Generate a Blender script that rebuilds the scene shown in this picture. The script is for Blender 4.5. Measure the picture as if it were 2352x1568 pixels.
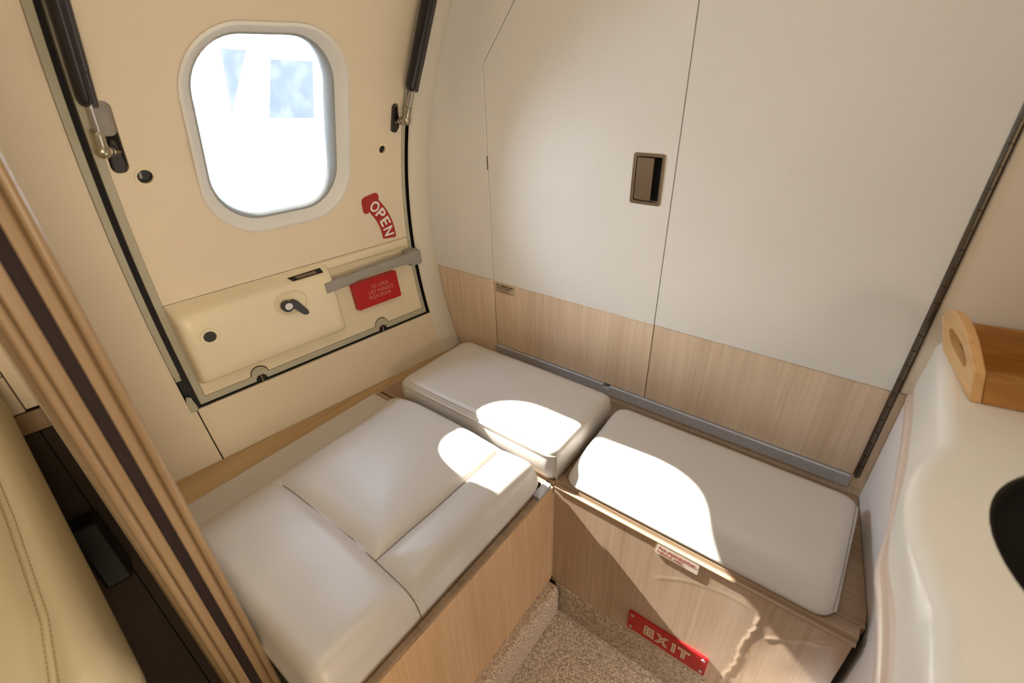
import bpy, bmesh, math, random
import numpy as np
from mathutils import Vector, Matrix
random.seed(4)
for o in list(bpy.data.objects):
    bpy.data.objects.remove(o)
S = bpy.context.scene
COL = S.collection

# ------------------------------------------------------------------ camera
cam_d = bpy.data.cameras.new('camera')
cam = bpy.data.objects.new('camera', cam_d)
COL.objects.link(cam)
cam_d.sensor_width = 36.0
cam_d.lens = 36.0 * 1086.697 / 2352.0
cam_d.clip_start = 0.01
RX = Vector((0.79329994, 0.60823964, -0.02682803))
UP = Vector((-0.28526636, 0.41026635, 0.86620126))
FW = Vector((-0.53786458, 0.67950428, -0.49897458))
cam.matrix_world = Matrix(((RX.x, UP.x, -FW.x, 0.0), (RX.y, UP.y, -FW.y, -1.0),
                           (RX.z, UP.z, -FW.z, 1.26), (0, 0, 0, 1)))
S.camera = cam
cam_d.dof.use_dof = True
cam_d.dof.focus_distance = 1.4
cam_d.dof.aperture_fstop = 3.2

# ------------------------------------------------------------------ light
world = bpy.data.worlds.new('world')
S.world = world
world.use_nodes = True
wn = world.node_tree
bgn = wn.nodes['Background']
# clear sky: bright pale horizon falling off to a deeper blue overhead
wtc = wn.nodes.new('ShaderNodeTexCoord')
wsep = wn.nodes.new('ShaderNodeSeparateXYZ')
wn.links.new(wtc.outputs['Generated'], wsep.inputs[0])
wr = wn.nodes.new('ShaderNodeValToRGB')
wr.color_ramp.elements[0].position = 0.0
wr.color_ramp.elements[0].color = (0.84, 0.92, 1.0, 1)
wr.color_ramp.elements[1].position = 0.75
wr.color_ramp.elements[1].color = (0.16, 0.21, 0.29, 1)
wr.color_ramp.interpolation = 'EASE'
wn.links.new(wsep.outputs[2], wr.inputs[0])
wn.links.new(wr.outputs[0], bgn.inputs[0])
bgn.inputs[1].default_value = 31.0

SUN_DIR = Vector((1.0, 0.07, -0.84)).normalized()
sun_d = bpy.data.lights.new('sun', 'SUN')
sun_d.energy = 34.0
sun_d.angle = math.radians(0.53)
sun_d.color = (1.0, 0.97, 0.92)
sun = bpy.data.objects.new('sun', sun_d)
sun.rotation_euler = SUN_DIR.to_track_quat('-Z', 'Y').to_euler()
sun.location = (-4, -1, 5)
COL.objects.link(sun)


def area(name, loc, sx, sy, power, color, target, spread=180):
    d = bpy.data.lights.new(name, 'AREA')
    d.shape = 'RECTANGLE'
    d.size, d.size_y, d.energy, d.color = sx, sy, power, color
    o = bpy.data.objects.new(name, d)
    o.location = loc
    o.rotation_euler = (Vector(target) - Vector(loc)).to_track_quat('-Z', 'Y').to_euler()
    d.spread = math.radians(spread)
    COL.objects.link(o)
    return o


WARM = (1.0, 0.80, 0.56)
area('ceiling_lamp', (-0.15, -0.65, 1.79), 0.45, 0.45, 2.3, (1.0, 0.90, 0.74), (-0.15, -0.65, 0))
area('cabin_fill', (0.40, -1.75, 1.70), 0.6, 0.9, 4.0, WARM, (-0.3, -0.5, 0.6))  # added fill from behind the camera, evens out left wall and bulkhead
area('opposite_fill', (1.05, -1.25, 1.05), 0.55, 0.7, 5.8, WARM, (-1.1, -0.95, 0.85), 100)  # added warm fill to brighten the left wall; no window is built there
por = area('window_portal', (-1.19, -0.43, 1.146), 0.44, 0.5, 1.0, (1, 1, 1), (0, -0.43, 1.0))
por.data.cycles.is_portal = True

S.view_settings.view_transform = 'Standard'
S.view_settings.look = 'None'
S.view_settings.gamma = 1.0
S.view_settings.use_curve_mapping = False
S.view_settings.exposure = 0.0


# ------------------------------------------------------------------ materials
def lin(c):
    return tuple(((x / 255) / 12.92 if x / 255 <= 0.04045 else ((x / 255 + 0.055) / 1.055) ** 2.4) for x in c)


def mat(name, srgb, rough=0.5, metal=0.0, bump=0.0, bscale=200.0, var=0.0, vscale=6.0, spec=0.5,
        stretch=(1, 1, 1), coat=0.0):
    m = bpy.data.materials.new(name)
    m.use_nodes = True
    nt = m.node_tree
    b = nt.nodes['Principled BSDF']
    b.inputs['Roughness'].default_value = rough
    b.inputs['Metallic'].default_value = metal
    b.inputs['Specular IOR Level'].default_value = spec
    b.inputs['Coat Weight'].default_value = coat
    base = lin(srgb)
    b.inputs['Base Color'].default_value = (*base, 1)
    tc = nt.nodes.new('ShaderNodeTexCoord')
    mp = nt.nodes.new('ShaderNodeMapping')
    mp.inputs['Scale'].default_value = stretch
    nt.links.new(tc.outputs['Object'], mp.inputs['Vector'])
    if var > 0:
        n = nt.nodes.new('ShaderNodeTexNoise')
        n.inputs['Scale'].default_value = vscale
        n.inputs['Detail'].default_value = 6
        nt.links.new(mp.outputs[0], n.inputs['Vector'])
        r = nt.nodes.new('ShaderNodeValToRGB')
        r.color_ramp.elements[0].position = 0.3
        r.color_ramp.elements[1].position = 0.7
        r.color_ramp.elements[0].color = (*[x * (1 - var) for x in base], 1)
        r.color_ramp.elements[1].color = (*[min(1, x * (1 + var)) for x in base], 1)
        nt.links.new(n.outputs[0], r.inputs[0])
        nt.links.new(r.outputs[0], b.inputs['Base Color'])
    if bump > 0:
        n2 = nt.nodes.new('ShaderNodeTexNoise')
        n2.inputs['Scale'].default_value = bscale
        n2.inputs['Detail'].default_value = 3
        nt.links.new(mp.outputs[0], n2.inputs['Vector'])
        bp = nt.nodes.new('ShaderNodeBump')
        bp.inputs['Strength'].default_value = bump
        bp.inputs['Distance'].default_value = 0.002
        nt.links.new(n2.outputs[0], bp.inputs['Height'])
        nt.links.new(bp.outputs[0], b.inputs['Normal'])
    return m


def wood(name, c1, c2, axis, rough=0.4, scale=1.0, bands=False):
    m = bpy.data.materials.new(name)
    m.use_nodes = True
    nt = m.node_tree
    b = nt.nodes['Principled BSDF']
    b.inputs['Roughness'].default_value = rough
    tc = nt.nodes.new('ShaderNodeTexCoord')
    mp = nt.nodes.new('ShaderNodeMapping')
    sc = [150 * scale] * 3
    sc[axis] = 4 * scale
    mp.inputs['Scale'].default_value = sc
    nt.links.new(tc.outputs['Object'], mp.inputs['Vector'])
    n = nt.nodes.new('ShaderNodeTexNoise')
    n.inputs['Scale'].default_value = 1.0
    n.inputs['Detail'].default_value = 5
    n.inputs['Distortion'].default_value = 0.3
    nt.links.new(mp.outputs[0], n.inputs['Vector'])
    mp2 = nt.nodes.new('ShaderNodeMapping')
    sc2 = [14 * scale] * 3
    sc2[axis] = 1.2 * scale
    mp2.inputs['Scale'].default_value = sc2
    nt.links.new(tc.outputs['Object'], mp2.inputs['Vector'])
    n2 = nt.nodes.new('ShaderNodeTexNoise')
    n2.inputs['Scale'].default_value = 1.0
    n2.inputs['Detail'].default_value = 3
    nt.links.new(mp2.outputs[0], n2.inputs['Vector'])
    mx = nt.nodes.new('ShaderNodeMath')
    mx.operation = 'ADD'
    nt.links.new(n.outputs[0], mx.inputs[0])
    nt.links.new(n2.outputs[0], mx.inputs[1])
    r = nt.nodes.new('ShaderNodeValToRGB')
    r.color_ramp.elements[0].position = 0.75
    r.color_ramp.elements[1].position = 1.25
    r.color_ramp.elements[0].color = (*lin(c1), 1)
    r.color_ramp.elements[1].color = (*lin(c2), 1)
    # ramp input limited to 0..1, so halve
    hv = nt.nodes.new('ShaderNodeMath')
    hv.operation = 'MULTIPLY'
    hv.inputs[1].default_value = 0.5
    nt.links.new(mx.outputs[0], hv.inputs[0])
    r.color_ramp.elements[0].position = 0.38
    r.color_ramp.elements[1].position = 0.62
    nt.links.new(hv.outputs[0], r.inputs[0])
    nt.links.new(r.outputs[0], b.inputs['Base Color'])
    bp = nt.nodes.new('ShaderNodeBump')
    bp.inputs['Strength'].default_value = 0.06
    bp.inputs['Distance'].default_value = 0.001
    nt.links.new(n.outputs[0], bp.inputs['Height'])
    nt.links.new(bp.outputs[0], b.inputs['Normal'])
    return m


def carpet(name, c1, c2, axis_a, axis_b, pitch=300.0):
    """woven loop carpet: small crossing waves give loops, noise gives colour flecks"""
    m = bpy.data.materials.new(name)
    m.use_nodes = True
    nt = m.node_tree
    b = nt.nodes['Principled BSDF']
    b.inputs['Roughness'].default_value = 0.95
    b.inputs['Specular IOR Level'].default_value = 0.1
    tc = nt.nodes.new('ShaderNodeTexCoord')
    sep = nt.nodes.new('ShaderNodeSeparateXYZ')
    nt.links.new(tc.outputs['Object'], sep.inputs[0])
    outs = []
    for ax, k in ((axis_a, 1.0), (axis_b, 0.75)):
        ml = nt.nodes.new('ShaderNodeMath')
        ml.operation = 'MULTIPLY'
        ml.inputs[1].default_value = pitch * 3.0 * k
        nt.links.new(sep.outputs[ax], ml.inputs[0])
        sn = nt.nodes.new('ShaderNodeMath')
        sn.operation = 'SINE'
        nt.links.new(ml.outputs[0], sn.inputs[0])
        outs.append(sn)
    mul = nt.nodes.new('ShaderNodeMath')
    mul.operation = 'MULTIPLY'
    nt.links.new(outs[0].outputs[0], mul.inputs[0])
    nt.links.new(outs[1].outputs[0], mul.inputs[1])
    n = nt.nodes.new('ShaderNodeTexNoise')
    n.inputs['Scale'].default_value = 190.0
    n.inputs['Detail'].default_value = 4
    nt.links.new(tc.outputs['Object'], n.inputs['Vector'])
    ma = nt.nodes.new('ShaderNodeMath')
    ma.operation = 'MULTIPLY_ADD'
    ma.inputs[1].default_value = 0.12
    nt.links.new(mul.outputs[0], ma.inputs[0])
    nt.links.new(n.outputs[0], ma.inputs[2])
    r = nt.nodes.new('ShaderNodeValToRGB')
    r.color_ramp.elements[0].position = 0.3
    r.color_ramp.elements[1].position = 0.7
    r.color_ramp.elements[0].color = (*lin(c1), 1)
    r.color_ramp.elements[1].color = (*lin(c2), 1)
    nt.links.new(ma.outputs[0], r.inputs[0])
    nt.links.new(r.outputs[0], b.inputs['Base Color'])
    bp = nt.nodes.new('ShaderNodeBump')
    bp.inputs['Strength'].default_value = 0.9
    bp.inputs['Distance'].default_value = 0.002
    nt.links.new(ma.outputs[0], bp.inputs['Height'])
    nt.links.new(bp.outputs[0], b.inputs['Normal'])
    return m


M = {}
M['lining'] = mat('cream_lining', (226, 212, 188), 0.55, bump=0.15, bscale=500, var=0.02, vscale=5)
M['plastic'] = mat('cream_plastic', (230, 218, 188), 0.35, bump=0.03, bscale=300, var=0.02, vscale=8)
M['laminate'] = mat('white_laminate', (228, 226, 222), 0.5, bump=0.12, bscale=700, var=0.025, vscale=4)
M['panelbeige'] = mat('beige_laminate', (224, 211, 193), 0.55, bump=0.1, bscale=600, var=0.02, vscale=6)
M['veneer'] = wood('limed_veneer', (176, 150, 122), (198, 174, 148), 2, 0.38)
M['veneer_wall'] = wood('pale_limed_veneer', (208, 184, 156), (228, 206, 180), 2, 0.38)
M['veneer_warm'] = wood('limed_veneer_warm', (214, 174, 128), (232, 194, 150), 2, 0.35)
M['veneer_flat'] = wood('shelf_veneer', (174, 142, 98), (200, 170, 124), 1, 0.4)
M['veneer_top'] = wood('bench_top_veneer', (142, 116, 90), (172, 146, 118), 0, 0.32)
M['jamb'] = wood('jamb_veneer', (142, 116, 86), (164, 138, 106), 2, 0.3, 0.6)
M['jambdark'] = mat('dark_slot_felt', (44, 30, 30), 0.8, bump=0.4, bscale=300, var=0.2, vscale=25)
M['leather'] = mat('pale_leather', (205, 199, 191), 0.36, bump=0.12, bscale=420, var=0.012, vscale=9)
M['leather_cabin'] = mat('cream_leather', (214, 203, 170), 0.42, bump=0.12, bscale=420, var=0.015, vscale=9)
M['thread_cabin'] = mat('tan_thread', (172, 150, 108), 0.8)
M['thread'] = mat('beige_thread', (196, 182, 160), 0.8)
M['thread_dark'] = mat('dark_stitch', (120, 104, 84), 0.8)  # darker brown thread for seams and stitching
M['black'] = mat('black_rubber', (14, 12, 12), 0.6, bump=0.1)
M['blackgloss'] = mat('black_paint', (26, 22, 22), 0.28)
M['blackmetal'] = mat('dark_grey_paint', (52, 47, 46), 0.3)
M['void'] = mat('dark_recess', (20, 17, 16), 0.7)
M['greypaint'] = mat('grey_green_paint', (176, 172, 152), 0.45, bump=0.06, bscale=200, var=0.03)
M['greytrim'] = mat('pale_grey_trim', (216, 209, 194), 0.5, bump=0.05, bscale=200)
M['reveal'] = mat('grey_window_plastic', (226, 227, 224), 0.4)
M['bezel'] = mat('clear_white_plastic', (150, 153, 152), 0.3)
M['handlegrey'] = mat('grey_lever_paint', (150, 146, 140), 0.4, bump=0.1, bscale=150, var=0.05, vscale=30)
M['steel'] = mat('brushed_steel', (180, 175, 168), 0.3, 1.0, bump=0.05, bscale=300)
M['alu'] = mat('satin_aluminium', (196, 199, 206), 0.42, 0.35, bump=0.15, bscale=600, var=0.05, vscale=120)
M['bronze'] = mat('satin_nickel', (150, 134, 116), 0.34, 1.0, bump=0.04)
M['brass'] = mat('yellowed_zinc', (176, 170, 148), 0.28, 1.0)
M['hinge'] = mat('dark_hinge_steel', (110, 102, 92), 0.35, 1.0)
M['red'] = mat('red_plastic', (178, 12, 18), 0.4)
M['reddull'] = mat('red_print', (164, 36, 32), 0.5)
M['whiteink'] = mat('white_ink', (232, 226, 220), 0.6)
M['pinkink'] = mat('worn_white_ink', (222, 176, 160), 0.6)
M['redink'] = mat('red_ink', (170, 20, 24), 0.6)
M['blackink'] = mat('dark_ink', (50, 32, 22), 0.6)
M['creamink'] = mat('cream_ink', (238, 224, 180), 0.5)
M['tanink'] = mat('tan_ink', (186, 150, 116), 0.5)
M['label'] = mat('label_paper', (236, 220, 200), 0.5)
M['corian'] = mat('cream_solid_surface', (240, 237, 228), 0.3, var=0.01, vscale=40)
M['moulding'] = mat('champagne_moulding', (222, 204, 190), 0.3)
M['vanity'] = mat('lilac_white_laminate', (244, 239, 238), 0.4, bump=0.05, bscale=300)
M['sink'] = mat('black_basin', (12, 10, 11), 0.55, bump=0.2, bscale=500)
M['tray_lit'] = wood('bamboo_end_lit', (206, 160, 104), (226, 184, 128), 1, 0.45, 0.6)  # tray wood with the light on the end panels put into its colour
M['tray_shaded'] = wood('bamboo_side_shaded', (150, 100, 40), (184, 130, 62), 0, 0.45, 0.6)  # same tray wood, shade of the sides and inside put into its colour
M['carpet'] = carpet('woven_carpet', (160, 140, 118), (246, 230, 208), 0, 1)
M['carpetx'] = carpet('woven_carpet_side', (164, 142, 120), (244, 226, 202), 1, 2)
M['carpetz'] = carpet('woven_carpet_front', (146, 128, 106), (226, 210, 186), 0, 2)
M['darkcarpet'] = carpet('dark_brown_carpet', (34, 26, 20), (66, 52, 40), 0, 1)
M['darkside'] = mat('dark_brown_side', (58, 46, 36), 0.9, bump=0.4, bscale=300)
M['concrete'] = mat('pale_concrete', (225, 225, 222), 0.9, var=0.04, vscale=1)
M['facade'] = mat('white_facade', (240, 240, 238), 0.8, var=0.02)
M['bluegrey'] = mat('blue_grey_panel', (25, 33, 46), 0.8, var=0.12, vscale=4)
M['skin'] = mat('primer_skin', (120, 118, 110), 0.7)


def glass_mat():
    m = bpy.data.materials.new('acrylic_pane')
    m.use_nodes = True
    nt = m.node_tree
    nt.nodes.clear()
    out = nt.nodes.new('ShaderNodeOutputMaterial')
    tr = nt.nodes.new('ShaderNodeBsdfTransparent')
    tr.inputs[0].default_value = (0.97, 0.98, 0.99, 1)
    gl = nt.nodes.new('ShaderNodeBsdfGlossy')
    gl.inputs['Roughness'].default_value = 0.05
    df = nt.nodes.new('ShaderNodeBsdfDiffuse')
    df.inputs[0].default_value = (0.9, 0.92, 0.95, 1)
    tl = nt.nodes.new('ShaderNodeBsdfTranslucent')
    tl.inputs[0].default_value = (0.9, 0.92, 0.95, 1)
    fr = nt.nodes.new('ShaderNodeFresnel')
    fr.inputs[0].default_value = 1.3
    m1 = nt.nodes.new('ShaderNodeMixShader')
    nt.links.new(fr.outputs[0], m1.inputs[0])
    nt.links.new(tr.outputs[0], m1.inputs[1])
    nt.links.new(gl.outputs[0], m1.inputs[2])
    # fine dirt and scratches in the old acrylic
    tc = nt.nodes.new('ShaderNodeTexCoord')
    no = nt.nodes.new('ShaderNodeTexNoise')
    no.inputs['Scale'].default_value = 30
    no.inputs['Detail'].default_value = 6
    nt.links.new(tc.outputs['Object'], no.inputs['Vector'])
    mr = nt.nodes.new('ShaderNodeMapRange')
    mr.inputs[1].default_value = 0.45
    mr.inputs[2].default_value = 0.8
    mr.inputs[3].default_value = 0.006
    mr.inputs[4].default_value = 0.018
    nt.links.new(no.outputs[0], mr.inputs[0])
    m2 = nt.nodes.new('ShaderNodeMixShader')
    nt.links.new(mr.outputs[0], m2.inputs[0])
    nt.links.new(m1.outputs[0], m2.inputs[1])
    nt.links.new(tl.outputs[0], m2.inputs[2])
    nt.links.new(m2.outputs[0], out.inputs[0])
    return m


M['glass'] = glass_mat()


def placard_mat():
    """clear film: mostly see-through with a faint sheen"""
    m = bpy.data.materials.new('clear_film')
    m.use_nodes = True
    nt = m.node_tree
    nt.nodes.clear()
    out = nt.nodes.new('ShaderNodeOutputMaterial')
    tr = nt.nodes.new('ShaderNodeBsdfTransparent')
    df = nt.nodes.new('ShaderNodeBsdfPrincipled')
    df.inputs['Base Color'].default_value = (0.6, 0.5, 0.42, 1)
    df.inputs['Roughness'].default_value = 0.3
    mx = nt.nodes.new('ShaderNodeMixShader')
    mx.inputs[0].default_value = 0.1
    nt.links.new(tr.outputs[0], mx.inputs[1])
    nt.links.new(df.outputs[0], mx.inputs[2])
    nt.links.new(mx.outputs[0], out.inputs[0])
    return m


M['film'] = placard_mat()


# ------------------------------------------------------------------ object helpers
def wpos(o):
    p = Vector((0, 0, 0))
    while o is not None:
        p = p + o.location
        o = o.parent
    return p


def tag(o, label=None, category=None, group=None, kind=None):
    for k, v in (('label', label), ('category', category), ('group', group), ('kind', kind)):
        if v:
            o[k] = v
    return o


def empty(name, loc, label, category, group=None, kind=None):
    o = bpy.data.objects.new(name, None)
    o.empty_display_size = 0.05
    o.location = loc
    COL.objects.link(o)
    return tag(o, label, category, group, kind)


def link(name, me, m, parent=None, angle=35, bevel=0.0, seg=2, origin=None):
    me.materials.clear()
    me.materials.append(m)
    if angle:
        me.shade_smooth()
        me.set_sharp_from_angle(angle=math.radians(angle))
    ob = bpy.data.objects.new(name, me)
    if origin is None and len(me.vertices):
        co = np.empty(len(me.vertices) * 3)
        me.vertices.foreach_get('co', co)
        co = co.reshape(-1, 3)
        origin = Vector((co.min(0) + co.max(0)) / 2)
        if parent is None:
            origin.z = co[:, 2].min()
    origin = Vector(origin)
    me.transform(Matrix.Translation(-origin))
    ob.location = origin - (wpos(parent) if parent else Vector((0, 0, 0)))
    if parent:
        ob.parent = parent
    COL.objects.link(ob)
    if bevel > 0:
        b = ob.modifiers.new('bevel', 'BEVEL')
        b.width = bevel
        b.segments = seg
        b.limit_method = 'ANGLE'
        b.angle_limit = math.radians(40)
        b.harden_normals = False
        if angle:
            wn_ = ob.modifiers.new('weighted_normal', 'WEIGHTED_NORMAL')
            wn_.keep_sharp = True
    return ob


def pyd(name, v, f, m, parent=None, **k):
    me = bpy.data.meshes.new(name)
    me.from_pydata([tuple(x) for x in v], [], f)
    me.update()
    bm = bmesh.new()
    bm.from_mesh(me)
    bmesh.ops.recalc_face_normals(bm, faces=bm.faces)
    bm.to_mesh(me)
    bm.free()
    return link(name, me, m, parent, **k)


def box(name, p0, p1, m, parent=None, bevel=0.002, seg=2, **k):
    x0, y0, z0 = p0
    x1, y1, z1 = p1
    v = [(x, y, z) for x in (x0, x1) for y in (y0, y1) for z in (z0, z1)]
    f = [(0, 1, 3, 2), (4, 6, 7, 5), (0, 4, 5, 1), (2, 3, 7, 6), (0, 2, 6, 4), (1, 5, 7, 3)]
    return pyd(name, v, f, m, parent, bevel=bevel, seg=seg, **k)


def fill_loops(loops):
    """bmesh with the loops[0] outline filled, other loops cut out (2D points)"""
    bm = bmesh.new()
    edges = []
    for lp in loops:
        vs = [bm.verts.new((p[0], p[1], 0)) for p in lp]
        for i in range(len(vs)):
            edges.append(bm.edges.new((vs[i], vs[(i + 1) % len(vs)])))
    bmesh.ops.triangle_fill(bm, use_beauty=True, use_dissolve=False, edges=edges)
    return bm


def extrude_map(bm, fn, name, m, parent=None, **k):
    """extrude flat fill to a slab, then fn(u, v, w) with w 0 (front) or 1 (back) gives the 3D point"""
    geom = bmesh.ops.extrude_face_region(bm, geom=list(bm.faces))
    for e in geom['geom']:
        if isinstance(e, bmesh.types.BMVert):
            e.co.z = 1.0
    for v in bm.verts:
        v.co = fn(v.co.x, v.co.y, v.co.z)
    bmesh.ops.recalc_face_normals(bm, faces=bm.faces)
    me = bpy.data.meshes.new(name)
    bm.to_mesh(me)
    bm.free()
    return link(name, me, m, parent, **k)


def prism(name, loops, fn, m, parent=None, bevel=0.0015, **k):
    return extrude_map(fill_loops(loops), fn, name, m, parent, bevel=bevel, **k)


def rrect(u0, u1, v0, v1, r, n=8):
    pts = []
    for cx, cy, a0 in ((u1 - r, v1 - r, 0), (u0 + r, v1 - r, 90), (u0 + r, v0 + r, 180), (u1 - r, v0 + r, 270)):
        for i in range(n + 1):
            a = math.radians(a0 + 90 * i / n)
            pts.append((cx + r * math.cos(a), cy + r * math.sin(a)))
    return pts


def circ(u, v, r, n=24, ry=None):
    ry = ry or r
    return [(u + r * math.cos(2 * math.pi * i / n), v + ry * math.sin(2 * math.pi * i / n)) for i in range(n)]


def tube_data(pts, r, n=10, cap=True):
    pts = [Vector(p) for p in pts]
    rs = r if isinstance(r, (list, tuple)) else [r] * len(pts)
    v, f = [], []
    t0 = (pts[1] - pts[0]).normalized()
    a = Vector((0, 0, 1)) if abs(t0.z) < 0.9 else Vector((1, 0, 0))
    u = t0.cross(a).normalized()
    for i, p in enumerate(pts):
        t = (pts[min(i + 1, len(pts) - 1)] - pts[max(i - 1, 0)])
        if t.length < 1e-9:
            t = t0
        t.normalize()
        u = (u - t * u.dot(t)).normalized()
        w = t.cross(u)
        for j in range(n):
            an = 2 * math.pi * j / n
            v.append(p + (u * math.cos(an) + w * math.sin(an)) * rs[i])
    for i in range(len(pts) - 1):
        for j in range(n):
            f.append((i * n + j, i * n + (j + 1) % n, (i + 1) * n + (j + 1) % n, (i + 1) * n + j))
    if cap:
        f.append(tuple(range(n - 1, -1, -1)))
        f.append(tuple(range((len(pts) - 1) * n, len(pts) * n)))
    return v, f


def tube(name, pts, r, m, parent=None, n=10, **k):
    v, f = tube_data(pts, r, n)
    return pyd(name, v, f, m, parent, **k)


def join_data(parts):
    V, F = [], []
    for v, f in parts:
        o = len(V)
        V += list(v)
        F += [tuple(i + o for i in q) for q in f]
    return V, F


def ball(name, c, r, m, parent=None, sz=1.0):
    bm = bmesh.new()
    bmesh.ops.create_uvsphere(bm, u_segments=18, v_segments=12, radius=r)
    for v in bm.verts:
        v.co.z *= sz
        v.co += Vector(c)
    me = bpy.data.meshes.new(name)
    bm.to_mesh(me)
    bm.free()
    return link(name, me, m, parent)


def disc(name, c, nrm, r, h, m, parent=None, n=24, bevel=0.001):
    """short cylinder from c along nrm"""
    c, nrm = Vector(c), Vector(nrm).normalized()
    v, f = tube_data([c, c + nrm * h], r, n)
    return pyd(name, v, f, m, parent, bevel=bevel)


def text2d(s, size, bold=0.0, align='LEFT', spacing=1.0):
    cu = bpy.data.curves.new('text', 'FONT')
    cu.body = s
    cu.size = size
    cu.offset = bold
    cu.resolution_u = 4
    cu.align_x = align
    cu.space_character = spacing
    ob = bpy.data.objects.new('text', cu)
    COL.objects.link(ob)
    bpy.context.view_layer.update()
    dg = bpy.context.evaluated_depsgraph_get()
    me = bpy.data.meshes.new_from_object(ob.evaluated_get(dg))
    V = [(v.co.x, v.co.y) for v in me.vertices]
    F = [tuple(p.vertices) for p in me.polygons]
    bpy.data.objects.remove(ob)
    bpy.data.curves.remove(cu)
    bpy.data.meshes.remove(me)
    return V, F


def bbox2(V):
    xs = [p[0] for p in V]
    ys = [p[1] for p in V]
    return min(xs), max(xs), min(ys), max(ys)


def lettering(name, V, F, fn, m, parent):
    return pyd(name, [fn(*p) for p in V], F, m, parent, angle=0)


# ------------------------------------------------------------------ fuselage wall mapping
ZC, XC, RC = 0.83713, -0.002837, 1.090759
TAPER = 0.12


def PX(z):
    return XC - math.sqrt(max(1e-6, RC * RC - (z - ZC) ** 2))


def W(y, z, o=0.0):
    x = PX(z) + TAPER * y
    dz = (z - ZC) / max(1e-3, XC - PX(z))      # dPX/dz
    n = Vector((1.0, -TAPER, -dz)).normalized()
    return Vector((x, y, z)) + n * o


def wallpatch(name, loops, o_front, o_back, m, parent=None, bevel=0.0015, step=0.035, angle=30, **k):
    bm = fill_loops(loops)
    zs = [p[1] for p in loops[0]]
    z = math.floor(min(zs) / step) * step + step
    while z < max(zs):
        bmesh.ops.bisect_plane(bm, geom=list(bm.verts) + list(bm.edges) + list(bm.faces), dist=1e-6,
                               plane_co=(0, z, 0), plane_no=(0, 1, 0))
        z += step
    return extrude_map(bm, lambda u, v, w: W(u, v, o_front + (o_back - o_front) * w), name, m, parent,
                       bevel=bevel, angle=angle, **k)


WIN = (-0.59, -0.254, 0.946, 1.346)


def win_loop(inset, r=0.115, n=10):
    return rrect(WIN[0] + inset, WIN[1] - inset, WIN[2] + inset, WIN[3] - inset, max(0.03, r - inset * 0.8), n)


# =================================================================== STRUCTURE
ZTOP = 1.80
FLOOR0 = -0.25
# outer skin with the window opening
wall_left = wallpatch('wall_left', [[(-3.0, 0.0), (0.10, 0.0), (0.10, 1.84), (-3.0, 1.84)], win_loop(0.012)],
                      -0.062, -0.075, M['skin'], bevel=0, step=0.05)
tag(wall_left, 'curved cabin side wall lined in cream panels around the exit door', 'wall', kind='structure')
# lining pieces either side of and below the door
DL, DR, DB = -0.757, -0.078, 0.583      # door opening edges in wall coordinates
wallpatch('lining_panel', [[(-0.985, 0.30), (-0.7595, 0.30), (-0.7595, 0.575), (-0.7705, 0.60), (-0.7705, ZTOP), (-0.985, ZTOP)]],
          0.0, -0.012, M['lining'], wall_left)
wallpatch('lining_panel', [[(-0.757, 0.30), (-0.070, 0.30), (-0.070, 0.5775), (-0.757, 0.5775)]],
          0.0, -0.012, M['lining'], wall_left)
# grey strip on the body side of the door gap
wallpatch('seal_strip', [[(-0.770, 0.668), (-0.7575, 0.668), (-0.7575, ZTOP), (-0.770, ZTOP)]],
          0.002, -0.012, M['greypaint'], wall_left)
wallpatch('seal_strip_end', [[(-0.771, 0.575), (-0.7575, 0.575), (-0.7535, 0.583), (-0.7575, 0.61), (-0.766, 0.614), (-0.771, 0.60)]],
          0.001, -0.010, M['greypaint'], wall_left, bevel=0.0008)
wallpatch('strip_clip', [[(-0.769, 0.655), (-0.758, 0.655), (-0.758, 0.667), (-0.769, 0.667)]],
          -0.002, -0.010, M['greypaint'], wall_left, bevel=0.0008)

# black seal behind the gap all round the door
door_1 = empty('door_1', W(-0.42, 0.585), 'cream emergency exit door with rounded window and gas struts', 'door', kind='structure')
wallpatch('door_seal', [[(-0.7665, 0.572), (-0.066, 0.572), (-0.066, ZTOP), (-0.7665, ZTOP)], win_loop(-0.02)],
          -0.018, -0.030, M['black'], door_1, bevel=0)


def arc_notch(yc, zb, r, n=10):
    """points of a raised half-round notch, going from low y to high y"""
    return [(yc - r * math.cos(math.pi * i / n), zb + r * math.sin(math.pi * i / n) * 0.95) for i in range(n + 1)]


N1, N2 = -0.603, -0.245
outer = [(-0.7455, 0.586)] + arc_notch(N1, 0.586, 0.014) + arc_notch(N2, 0.586, 0.014) + \
        [(-0.0865, 0.586), (-0.0865, ZTOP), (-0.7455, ZTOP)]
inner = [(-0.731, 0.601)] + arc_notch(N1, 0.601, 0.020)[::1] + arc_notch(N2, 0.601, 0.020) + \
        [(-0.0965, 0.601), (-0.0965, ZTOP - 0.03), (-0.731, ZTOP - 0.03)]
wallpatch('door_frame', [outer, inner], 0.001, -0.018, M['greypaint'], door_1, bevel=0.001)
for yc in (N1, N2):
    c = W(yc + 0.002, 0.589, -0.010)
    tube('hinge_pin', [c + Vector((0.004, 0, -0.010)), c + Vector((0.004, -0.002, 0.012))], 0.003, M['steel'], door_1, n=8)

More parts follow.
